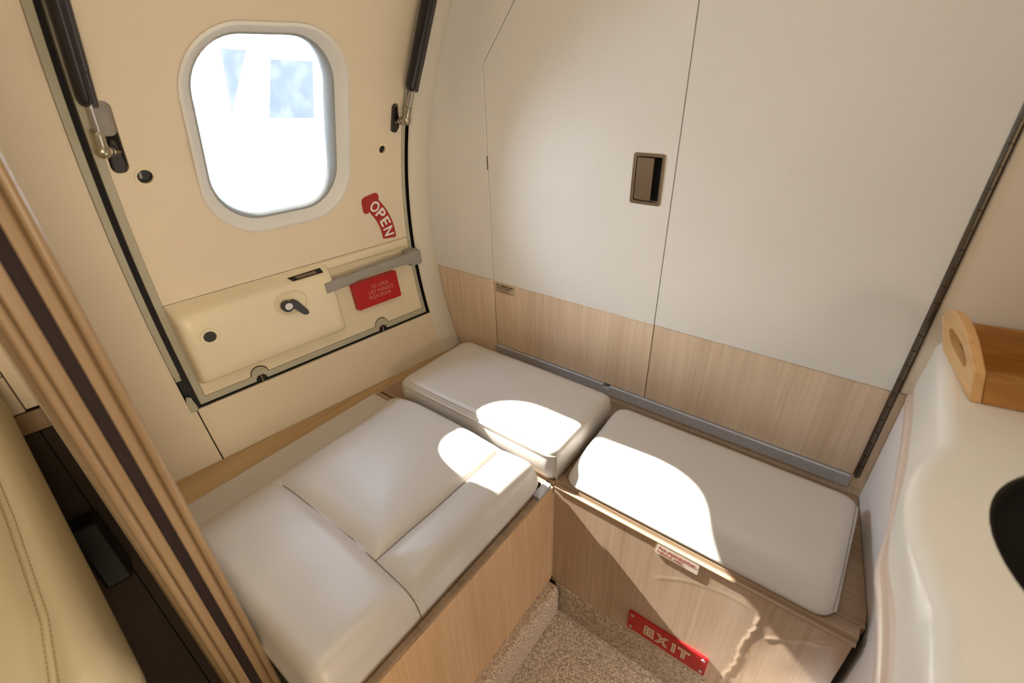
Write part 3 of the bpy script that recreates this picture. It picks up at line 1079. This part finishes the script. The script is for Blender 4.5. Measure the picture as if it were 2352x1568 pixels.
# thin leather apron between the pad and the shelf
prism('apron', [[(-1.0085, -0.925), (-0.860, -0.925), (-0.860, -0.392), (-0.925, -0.378), (-1.0085, -0.374)]],
      lambda u, v, w: Vector((u, v, ZS + 0.0065 + max(0, (u + 0.96)) * 0.10 - 0.005 * w)), M['leather'], LC, bevel=0.002)

# centre cushion
CC = empty('seat_cushion', (-0.655, -0.215, ZS), 'corner seat cushion of pale leather with piped front edge, against the bulkhead', 'cushion', 'pale leather seat cushions')
cx0, cx1, cy0, cy1 = -0.912, -0.402, -0.352, -0.078
co, hC = cushion_top('cushion_top', cx0, cx1, cy0, cy1, ZS + 0.003, ZS + 0.070, ZS + 0.088, (0.045, 0.030, 0.020, 0.040), 0.028,
                     M['leather'], CC, crown=0.006, bulge=0.004,
                     warp=lambda x, y: 0.001 * math.sin(x * 18))
rcc = 0.028
pz = ZS + 0.0712
arc_l = [(cx0 + rcc + rcc * math.cos(math.radians(t)), cy0 + rcc + rcc * math.sin(math.radians(t))) for t in (215, 225, 240, 255)]
arc_r = [(cx1 - rcc + rcc * math.cos(math.radians(t)), cy0 + rcc + rcc * math.sin(math.radians(t))) for t in (285, 300, 315, 325)]
pip = [(arc_l[0][0] - 0.003, arc_l[0][1] - 0.003, ZS + 0.006), (arc_l[0][0] - 0.003, arc_l[0][1] - 0.003, pz - 0.012)] + [(x, y, pz) for x, y in arc_l]
for i in range(21):
    x = cx0 + rcc + (cx1 - cx0 - 2 * rcc) * i / 20
    pip.append((x, cy0, pz))
pip += [(x, y, pz) for x, y in arc_r] + [(arc_r[-1][0] + 0.003, arc_r[-1][1] - 0.003, pz - 0.012), (arc_r[-1][0] + 0.003, arc_r[-1][1] - 0.003, ZS + 0.006)]
tube('piping', pip, 0.0022, M['leather'], CC, n=8)
st = []
for i in range(41):
    x = cx0 + 0.03 + (cx1 - cx0 - 0.06) * i / 40
    st.append((x, cy0 + 0.006, hC(x, cy0 + 0.006) + 0.0004))
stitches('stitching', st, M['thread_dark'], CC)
st = [(cx1 - 0.0055, cy0 + 0.03 + (cy1 - cy0 - 0.07) * i / 20, hC(cx1 - 0.0055, cy0 + 0.03 + (cy1 - cy0 - 0.07) * i / 20) + 0.0004) for i in range(21)]
st = [(cx0 + 0.30 + (cx1 - cx0 - 0.33) * i / 20, cy1 - 0.006, hC(cx0 + 0.30 + (cx1 - cx0 - 0.33) * i / 20, cy1 - 0.006) + 0.0004) for i in range(21)]
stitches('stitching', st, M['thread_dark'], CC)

# right cushion
RC_ = empty('seat_cushion', (-0.13, -0.22, ZS), 'right seat cushion of pale leather above the exit sign, with sunlit left half', 'cushion', 'pale leather seat cushions')
rx0, rx1, ry0, ry1 = -0.383, 0.130, -0.3445, -0.084
co, hR = cushion_top('cushion_top', rx0, rx1, ry0, ry1, ZS + 0.0085, lambda x, y: ZS + 0.022 + 0.033 * max(0, min(1, (y - ry0) / 0.20)) ** 1.2, ZS + 0.068, (0.032, 0.030, 0.095, 0.030), 0.032,
                     M['leather'], RC_, crown=0.004, bulge=0.003,
                     warp=lambda x, y: 0.0022 * math.exp(-((y + 0.262 + 0.04 * x) / 0.012) ** 2) * (1 if x > -0.05 else 0.5))
st = []
for i in range(31):
    y = ry0 + 0.012 + (ry1 - ry0 - 0.03) * i / 30
    st.append((rx1 - 0.0045, y, hR(rx1 - 0.0045, y) + 0.0006))
stitches('stitching', st, M['thread_dark'], RC_, pitch=0.005)
tube('edge_piping', [(rx1 - 0.0005, p[1], hR(rx1, p[1]) + 0.0005) for p in st], 0.0018, M['leather'], RC_, n=8)

# =================================================================== VANITY
body_x = lambda y: 0.1385 + (0.0415 * min(1.0, -y / 0.30)) + max(0, -y - 0.30) * -0.01


def interp(pts, y):
    """smooth (cosine eased Catmull) x at y, points with descending y"""
    ys = [p[0] for p in pts]
    for i in range(len(pts) - 1):
        if ys[i] >= y >= ys[i + 1]:
            p0 = pts[max(i - 1, 0)]
            p1, p2 = pts[i], pts[i + 1]
            p3 = pts[min(i + 2, len(pts) - 1)]
            t = (ys[i] - y) / (ys[i] - ys[i + 1])
            L = p1[0] - p2[0]
            m1 = (p2[1] - p0[1]) / max(1e-6, (p0[0] - p2[0])) * L if p0 is not p1 else (p2[1] - p1[1])
            m2 = (p3[1] - p1[1]) / max(1e-6, (p1[0] - p3[0])) * L if p3 is not p2 else (p2[1] - p1[1])
            return ((2 * t ** 3 - 3 * t * t + 1) * p1[1] + (t ** 3 - 2 * t * t + t) * m1 +
                    (-2 * t ** 3 + 3 * t * t) * p2[1] + (t ** 3 - t * t) * m2)
    return pts[-1][1]


TOPE = [(0.0, .1445), (-.15, .1445), (-.295, .1445), (-.318, .1425), (-.345, .1325), (-.378, .1215), (-.427, .1140), (-.46, .1140), (-.492, .1165), (-.544, .1290), (-.572, .1385), (-.585, .1395), (-.70, .1395), (-1.02, .1395)]
BOTE = [(0.0, .1415), (-.135, .1420), (-.25, .1385), (-.36, .1300), (-.41, .1270), (-.462, .1295), (-.497, .1360), (-.55, .1395), (-.70, .1395), (-1.02, .1395)]
MOUE = [(0.0, .1375), (-.135, .1370), (-.212, .1345), (-.359, .1300), (-.42, .1235), (-.449, .1225), (-.486, .1265), (-.554, .1310), (-.70, .1320), (-1.02, .1320)]
van = empty('vanity_cabinet', (0.6, -0.5, 0), 'white vanity cabinet with wavy champagne moulding, right of the seats', 'cabinet')
ysv = np.linspace(0, -0.98, 90)
ctop, cbot = 0.84, 0.737
bp_ = [(body_x(y), y) for y in np.linspace(-0.002, -0.98, 40)]
prism('cabinet_body', [bp_ + [(1.08, -0.98), (1.08, -0.002)]], lambda u, v, w: Vector((u, v, 0.72 * (1 - w))), M['vanity'], van, bevel=0, angle=40)
V, F = [], []
mp = [(0.02, 0.7375), (0.002, 0.7375), (-0.001, 0.7350), (-0.0005, 0.7305), (0.0035, 0.7285), (0.0035, 0.7265), (-0.0045, 0.7235), (-0.0065, 0.7185), (-0.006, 0.708), (-0.0035, 0.7035), (0.004, 0.7015), (0.05, 0.7015)]
for y in ysv:
    x = interp(MOUE, y) + 0.006
    for dx, z in mp:
        V.append((x + dx, y - 0.0036, z))
n = len(mp)
for i in range(len(ysv) - 1):
    for j in range(n - 1):
        F.append((i * n + j, i * n + j + 1, (i + 1) * n + j + 1, (i + 1) * n + j))
pyd('edge_moulding', V, F, M['moulding'], van, angle=35)

ct = empty('countertop', (0.6, -0.5, cbot), 'cream solid-surface countertop with wavy front edge over the vanity', 'countertop')
V, F = [], []
RT = 0.016
prof = [(0, 0.0)] + [(0, t) for t in (0.25, 0.5, 0.75)]
for y in ysv:
    xt, xb = interp(TOPE, y), interp(BOTE, y)
    V.append((xb, y - 0.0034, cbot))
    for t in (0.3, 0.6, 0.84):
        e = t * t * (3 - 2 * t)
        V.append((xb + (xt - xb) * e, y - 0.0034, cbot + (ctop - cbot) * t))
    for a in (20, 45, 70, 90):
        V.append((xt + RT * (1 - math.cos(math.radians(a))), y - 0.0034, ctop - RT * (1 - math.sin(math.radians(a)))))
n = 8
for i in range(len(ysv) - 1):
    for j in range(n - 1):
        F.append((i * n + j, i * n + j + 1, (i + 1) * n + j + 1, (i + 1) * n + j))
pyd('front_edge', V, F, M['corian'], ct, angle=60)
SX, SY, SR = 0.362, -0.443, 0.180
outl = [(interp(TOPE, y) + RT, y - 0.0034) for y in ysv] + [(1.08, -0.98), (1.08, -0.0034)]
prism('worktop', [outl, circ(SX, SY, SR, 64)], lambda u, v, w: Vector((u, v, ctop - 0.02 * w)), M['corian'], ct, bevel=0, angle=40)
# sink bowl
V, F = [], []
ringsn = 14
ns = 64
for i in range(ringsn + 1):
    a = math.radians(90 * i / ringsn)
    rr = (SR + 0.0005) * math.cos(a) if i < ringsn else 0.0005
    z = ctop - 0.012 - 0.104 * math.sin(a)
    for j in range(ns):
        t = 2 * math.pi * j / ns
        V.append((SX + rr * math.cos(t), SY + rr * math.sin(t), z))
for i in range(ringsn):
    for j in range(ns):
        F.append((i * ns + j, i * ns + (j + 1) % ns, (i + 1) * ns + (j + 1) % ns, (i + 1) * ns + j))
sink = empty('sink_basin', (SX, SY, ctop - 0.116), 'round black sink basin sunk into the cream countertop', 'sink')
pyd('bowl', V, F, M['sink'], sink, angle=60)
V, F = [], []
for r, z in ((SR - 0.0005, ctop - 0.020), (SR - 0.0005, ctop - 0.003), (SR - 0.003, ctop - 0.002), (SR - 0.006, ctop - 0.006), (SR - 0.006, ctop - 0.020)):
    for j in range(ns):
        t = 2 * math.pi * j / ns
        V.append((SX + r * math.cos(t), SY + r * math.sin(t), z))
for i in range(4):
    for j in range(ns):
        F.append((i * ns + j, i * ns + (j + 1) % ns, (i + 1) * ns + (j + 1) % ns, (i + 1) * ns + j))
pyd('rim', V, F, M['sink'], sink, angle=60)

# =================================================================== WOODEN TRAY
N0 = Vector((0.175, -0.197, ctop + 0.0006))
eL = Vector((0.984, 0.178, 0)).normalized()
eE = Vector((-0.178, 0.984, 0)).normalized()
tr = empty('wooden_tray', N0 + eL * 0.09 + eE * 0.08, 'light bamboo serving tray with handle cut-out, on the countertop', 'tray')
TL, TW = 0.18, 0.152
LEAN = 0.30


def end_panel(sign, at):
    top = [(-0.010, 0.053), (-0.002, 0.0575), (0.012, 0.069), (0.030, 0.081), (0.055, 0.0895), (0.079, 0.092), (0.103, 0.0895), (0.128, 0.081), (0.146, 0.069), (0.160, 0.0575), (0.168, 0.053)]
    loop = [(0.158, 0.0), (0.0, 0.0)] + top
    slot = [(0.040, 0.032), (0.077, 0.030), (0.114, 0.032), (0.128, 0.041), (0.127, 0.049), (0.108, 0.058), (0.078, 0.0605), (0.047, 0.058), (0.029, 0.049), (0.027, 0.041)]
    return prism('end_panel', [loop, slot],
                 lambda u, v, w: N0 + eL * (at + sign * (-LEAN * v) + sign * 0.013 * w) + eE * u + Vector((0, 0, v)),
                 M['tray_lit'], tr, bevel=0.0015)


end_panel(1, 0.0)
end_panel(-1, TL)


def side_board(e0, sgn, h):
    l0, l1 = 0.0135, TL - 0.0135
    V = []
    for hh in (0.0, h):
        for l in (l0 - LEAN * hh, l1 + LEAN * hh):
            for w in (0.0, 0.009):
                V.append(N0 + eL * l + eE * (e0 + sgn * (-0.17 * hh) + sgn * w) + Vector((0, 0, hh)))
    F = [(0, 1, 3, 2), (4, 6, 7, 5), (0, 4, 5, 1), (2, 3, 7, 6), (0, 2, 6, 4), (1, 5, 7, 3)]
    pyd('side_board', V, F, M['tray_shaded'], tr, bevel=0.0012)


side_board(0.0, 1, 0.052)
side_board(TW, -1, 0.052)
V = [N0 + eL * l + eE * e + Vector((0, 0, z)) for z in (0.004, 0.009) for l, e in ((0.012, 0.008), (TL - 0.012, 0.008), (TL - 0.012, TW - 0.008), (0.012, TW - 0.008))]
pyd('tray_base', V, [(0, 1, 2, 3), (4, 7, 6, 5), (0, 4, 5, 1), (1, 5, 6, 2), (2, 6, 7, 3), (3, 7, 4, 0)], M['tray_shaded'], tr)


# =================================================================== GAS STRUTS
def strut(name, top, bot, rod_end, ball_c, bolt, side, label, r=0.0150, bracket='left'):
    t = empty(name, bot, label, 'gas strut', 'gas struts of the exit door')
    top, bot, rod_end, ball_c, bolt = [Vector(p) for p in (top, bot, rod_end, ball_c, bolt)]
    d = (top - bot).normalized()
    far = bot + d * 0.62
    tube('cylinder', [bot - d * 0.004, bot, bot + d * 0.006, bot + d * 0.012, far], [r * 0.55, r * 0.82, r * 0.96, r, r], M['blackgloss'], t, n=20)
    s = Vector(side)
    s = (s - d * s.dot(d)).normalized()
    b2 = bot + s * (r * 0.95)
    sl_ = tube('lock_tube', [b2 - d * 0.006, b2 + d * 0.05], r * 0.62, M['blackmetal'], t, n=16)
    tube('lock_tube', [b2 + d * 0.0515, far + s * r * 0.95], r * 0.66, M['blackmetal'], t, n=16)
    tube('rod', [bot + s * r * 0.35, rod_end + s * 0.002], 0.0072, M['steel'], t, n=14)
    sd = (ball_c - rod_end).normalized()
    sk = tube('end_socket', [rod_end - sd * 0.004, rod_end, rod_end + (ball_c - rod_end) * 0.72], [0.0085, 0.0098, 0.0098], M['brass'], t, n=16)
    ball('socket_ball', ball_c, 0.0130, M['brass'], sk)
    q = bolt - ball_c
    st_ = tube('ball_stud', [ball_c, ball_c + q * 0.55], r * 0.30, M['brass'], t, n=12)
    for k_ in (0.42, 0.62, 0.78):
        c = ball_c + q * k_
        disc('washer', c, q, r * (0.62 if k_ < 0.7 else 0.45), 0.0025, M['steel'] if k_ < 0.7 else M['bronze'], st_, n=16)
    tube('mounting_bolt', [ball_c + q * 0.5, ball_c + q * 1.3], r * 0.24, M['bronze'], t, n=12)
    return t


strut('gas_strut', (-0.9991, -0.7445, 1.3604), (-1.0641, -0.7432, 1.2311), (-1.0853, -0.7396, 1.1853), (-1.0995, -0.7390, 1.1555),
      (-1.1185, -0.7150, 1.1500), (0.0, 1.0, 0.1), 'black gas strut on the left side of the exit door above the slotted jamb', r=0.0115)
stR = strut('gas_strut', (-0.9072, -0.1310 + 0.02, 1.3927), (-0.9925, -0.1130, 1.2254), (-1.0116, -0.1130, 1.1822), (-1.0262, -0.1110, 1.1540),
            (-1.048, -0.1210, 1.150), (0.0, 1.0, 0.1), 'black gas strut beside the curved grey trim at the bulkhead')
# dark bracket lug of the right strut
prism('bracket_lug', [[(-0.1305, 1.128), (-0.1195, 1.126), (-0.1115, 1.138), (-0.1095, 1.152), (-0.1145, 1.168), (-0.1185, 1.186), (-0.1245, 1.191), (-0.1305, 1.187)]],
      lambda u, v, w: W(u, v, 0.010 - 0.014 * w), M['blackgloss'], stR, bevel=0.002)
stL = [o for o in bpy.data.objects if o.name == 'gas_strut'][0]
prism('bracket_lug', [[(-0.7255, 1.112), (-0.7035, 1.112), (-0.7015, 1.124), (-0.7065, 1.165), (-0.7135, 1.170), (-0.7225, 1.150)]],
      lambda u, v, w: W(u, v, 0.000 - 0.010 * w), M['blackmetal'], stL, bevel=0.003)

# =================================================================== SIGNS
# curved OPEN arrow
AC = (-0.303, 0.845)
Ro, Ri = 0.169, 0.1265
arc = lambda r, a: (AC[0] + r * math.cos(math.radians(a)), AC[1] + r * math.sin(math.radians(a)))
head = [(-0.1765, 0.958), (-0.1748, 0.968), (-0.1785, 0.9755), (-0.186, 0.9775), (-0.194, 0.976), (-0.220, 0.9708), (-0.2255, 0.966), (-0.2272, 0.958),
        (-0.2262, 0.938), (-0.2245, 0.9305), (-0.2195, 0.9262), (-0.2125, 0.9268), (-0.2045, 0.930)]
loop = [arc(Ro, a) for a in np.linspace(0.5, 41.5, 14)] + head + [arc(Ri, a) for a in np.linspace(39, 2, 12)] + [arc(Ri + 0.002, 0.0), arc(Ro - 0.002, -1.2)]
opn = wallpatch('open_sign', [loop], 0.0022, 0.0002, M['reddull'], None, bevel=0, step=0.05)
tag(opn, 'curved red arrow decal reading OPEN on the exit door lining', 'sign')
for ch, a, sz in (('O', 40.2, 1.0), ('P', 29.5, 1.0), ('E', 18.8, 1.0), ('N', 7.2, 1.0)):
    V, F = text2d(ch, 0.034, 0.0009)
    x0, x1, y0, y1 = bbox2(V)
    hgt, wid = y1 - y0, x1 - x0
    sx = {'O': 0.0265, 'P': 0.0215, 'E': 0.0215, 'N': 0.0245}[ch] / wid
    sy = 0.0310 / hgt

    def lm(x, y, a=a, cx=(x0 + x1) / 2, cy=(y0 + y1) / 2, sx=sx, sy=sy):
        rr = (Ro + Ri) / 2 + 0.0005 + (y - cy) * sy
        an = math.radians(a) - (x - cx) * sx / ((Ro + Ri) / 2)
        return W(AC[0] + rr * math.cos(an), AC[1] + rr * math.sin(an), 0.0028)
    lettering('letter', V, F, lm, M['whiteink'], opn)

# red plate under the lever
wp = empty('warning_plate', W(-0.23, 0.66, 0.01), 'red plate under the lever reading TO OPEN LIFT HANDLE PUSH DOOR', 'sign')
wallpatch('plate', [rrect(-0.3085, -0.1655, 0.669, 0.749, 0.004)], 0.019, 0.001, M['red'], wp, bevel=0.0025, step=0.1)
for i, s in enumerate(('TO OPEN', 'LIFT HANDLE', 'PUSH DOOR')):
    V, F = text2d(s, 0.0135, -0.0002, 'CENTER', 1.12)
    x0, x1, y0, y1 = bbox2(V)
    yc_ = (-0.2265, -0.2255, -0.2320)[i]
    zc_ = (0.7185, 0.7035, 0.6885)[i]
    wd = (0.056, 0.0800, 0.0710)[i]
    k_ = wd / (x1 - x0)
    lettering('lettering', V, F, lambda x, y, yc_=yc_, zc_=zc_, k_=k_: W(yc_ + x * k_, zc_ + y * 1.2, 0.0195), M['pinkink'], wp)

# EXIT plate
ex = empty('exit_sign', (-0.104, YF - 0.004, 0.124), 'red plate reading EXIT with four rivets, low on the seat base', 'sign')
EX = lambda y0, y1: (lambda u, v, w: Vector((u, y0 + (y1 - y0) * w, v)))
prism('plate', [rrect(-0.193, -0.0155, 0.1245, 0.1855, 0.004)], EX(YF - 0.0055, YF - 0.0003), M['red'], ex, bevel=0.001)
for x in (-0.184, -0.0245):
    for z in (0.1345, 0.1760):
        rv = disc('rivet', (x, YF - 0.0053, z), (0, -1, 0), 0.0036, 0.0014, M['alu'], ex, n=16, bevel=0.0005)
        disc('rivet_core', (x, YF - 0.0065, z), (0, -1, 0), 0.0013, 0.0006, M['blackmetal'], rv, n=10, bevel=0)
cent = (-0.1415, -0.1120, -0.0855, -0.0640)
wids = (0.0235, 0.0300, 0.0075, 0.0260)
for ch, xc_, wd in zip('EXIT', cent, wids):
    V, F = text2d(ch, 0.046, 0.0)
    x0, x1, y0, y1 = bbox2(V)
    for nm, gr, m_, off in (('letter', 0.0020, M['creamink'], 0.0058), ('letter_inner', -0.0006, M['tanink'], 0.0061)):
        V2, F2 = text2d(ch, 0.046, 0.0028 if gr > 0 else 0.0)
        a0, a1, b0, b1 = bbox2(V2)
        W_, H_ = (wd, 0.0330) if gr > 0 else (wd - 0.0045, 0.0285)
        if ch == 'I' and gr < 0:
            W_ = 0.0036
        lettering(nm, V2, F2, lambda x, y: Vector((xc_ + (x - (a0 + a1) / 2) / (a1 - a0) * W_, YF - off, 0.1545 + (y - (b0 + b1) / 2) / (b1 - b0) * H_)), m_, ex)

# extinguisher placard
fp = empty('extinguisher_placard', (-0.12, YF - 0.002, 0.408), 'white placard with red words fire extinguisher behind seat', 'sign')
prism('placard', [rrect(-0.1615, -0.0785, 0.4125, 0.4405, 0.001)], EX(YF - 0.0016, YF + 0.0002), M['label'], fp, bevel=0)
for s, xl, wd, zb, hh in (('fire extinguisher', -0.1570, 0.0740, 0.4290, 0.0095), ('behind seat', -0.1585, 0.0510, 0.4180, 0.0085)):
    V, F = text2d(s, 0.01, 0.0003)
    x0, x1, y0, y1 = bbox2(V)
    lettering('lettering', V, F, lambda x, y: Vector((xl + (x - x0) / (x1 - x0) * wd, YF - 0.0020, zb + y / 0.0075 * hh * 0.8)), M['redink'], fp)

# baggage placard
bg = empty('baggage_placard', (-0.81, -0.002, 0.685), 'small clear placard with dark print on baggage weight, on the wood band', 'sign')
prism('film', [rrect(-0.8475, -0.7755, 0.6815, 0.7125, 0.001)], EX(-0.0012, -0.0005), M['film'], bg, bevel=0)
for s, wd, zb, hh in (('max. baggage weight', 0.0640, 0.7035, 0.0068), ('capacity is 500 lb.', 0.0555, 0.6960, 0.0068), ('load must be properly', 0.0480, 0.6902, 0.0042), ('secured behind cargo net', 0.0610, 0.6850, 0.0042)):
    V, F = text2d(s, 0.01, 0.00025)
    x0, x1, y0, y1 = bbox2(V)
    lettering('lettering', V, F, lambda x, y: Vector((-0.8435 + (x - x0) / (x1 - x0) * wd, -0.0016, zb + y / 0.0075 * hh * 0.8)), M['blackink'], bg)

# =================================================================== CABIN SEAT
cs = empty('cabin_seat', (-0.85, -1.15, 0.0), 'cream leather cabin seat back with a double stitched seam, left foreground', 'seat')
slope = lambda x, y: 0.02 + 0.37 * (-0.58 - x) + 0.06 * max(0, -0.62 - x)
SM = [(-1.17, -1.050), (-0.85, -1.057), (-0.70, -1.066), (-0.585, -1.088)]
co, hS = cushion_top('seat_back', -1.195, -0.562, -1.30, -1.020, 0.485, 0.550, 0.604, (0.04, 0.05, 0.04, 0.04), 0.075,
                     M['leather_cabin'], cs, crown=0.004, bulge=0.004, seams=(SM,), pad=0.004, tilt=slope, extra_y=np.arange(-1.10, -1.035, 0.0022))
tube('seam', on_top(hS, SM, 40, 0.0004), 0.0010, M['leather_cabin'], cs, n=6)
for d_ in (-0.0040, 0.0040):
    stitches('stitching', on_top(hS, [(p[0], p[1] + d_) for p in SM], 40, 0.0008), M['thread_cabin'], cs, pitch=0.007, ln=0.0048, r=0.0007)
for o_ in list(cs.children):          # the seat stands slightly turned in the cabin
    wx = wpos(o_).x
    for v_ in o_.data.vertices:
        v_.co.y += -0.003 - 0.066 * (wx + v_.co.x + 1.15)
box('back_support', (-1.10, -1.29, 0.25), (-0.66, -1.13, 0.53), M['leather_cabin'], cs, bevel=0.03, seg=4)
box('seat_pan', (-1.08, -1.75, 0.22), (-0.52, -1.32, 0.42), M['leather_cabin'], cs, bevel=0.04, seg=4)
box('pedestal', (-0.95, -1.65, 0.0), (-0.65, -1.2, 0.22), M['blackmetal'], cs, bevel=0.01)

# dark duct low on the cabin wall
dk = pyd('wall_duct', [W(y, z, o) for y in (-1.045, -0.9995) for z in (0.33, 0.47) for o in (0.003, 0.09)],
         [(0, 1, 3, 2), (4, 6, 7, 5), (0, 4, 5, 1), (2, 3, 7, 6), (0, 2, 6, 4), (1, 5, 7, 3)], M['black'], None, bevel=0.006)
tag(dk, 'dark box low on the cabin side wall behind the seat', 'duct')

# =================================================================== OUTSIDE
gnd = box('ground', (-40, -30, -1.45), (-1.6, 30, -1.40), M['concrete'], bevel=0)
tag(gnd, 'bright pale concrete apron outside the window', 'ground', kind='structure')
fc = empty('hangar', (-6, 2.0, -1.4), 'overexposed white hangar wall with blue grey panels, outside the window', 'building')
box('facade', (-6.4, -6, -1.4), (-6.0, 9, 2.6), M['facade'], fc, bevel=0)
DUMP = None
prism('dark_panel', [[(2.304, 1.433), (2.839, 1.408), (2.698, 0.784), (2.115, 0.832)]], lambda u, v, w: Vector((-5.99 - 0.02 * w, u, v)), M['bluegrey'], fc, bevel=0)
prism('dark_wedge', [[(1.78, 1.534), (2.054, 1.516), (1.705, 0.908)]], lambda u, v, w: Vector((-5.99 - 0.02 * w, u, v)), M['bluegrey'], fc, bevel=0)
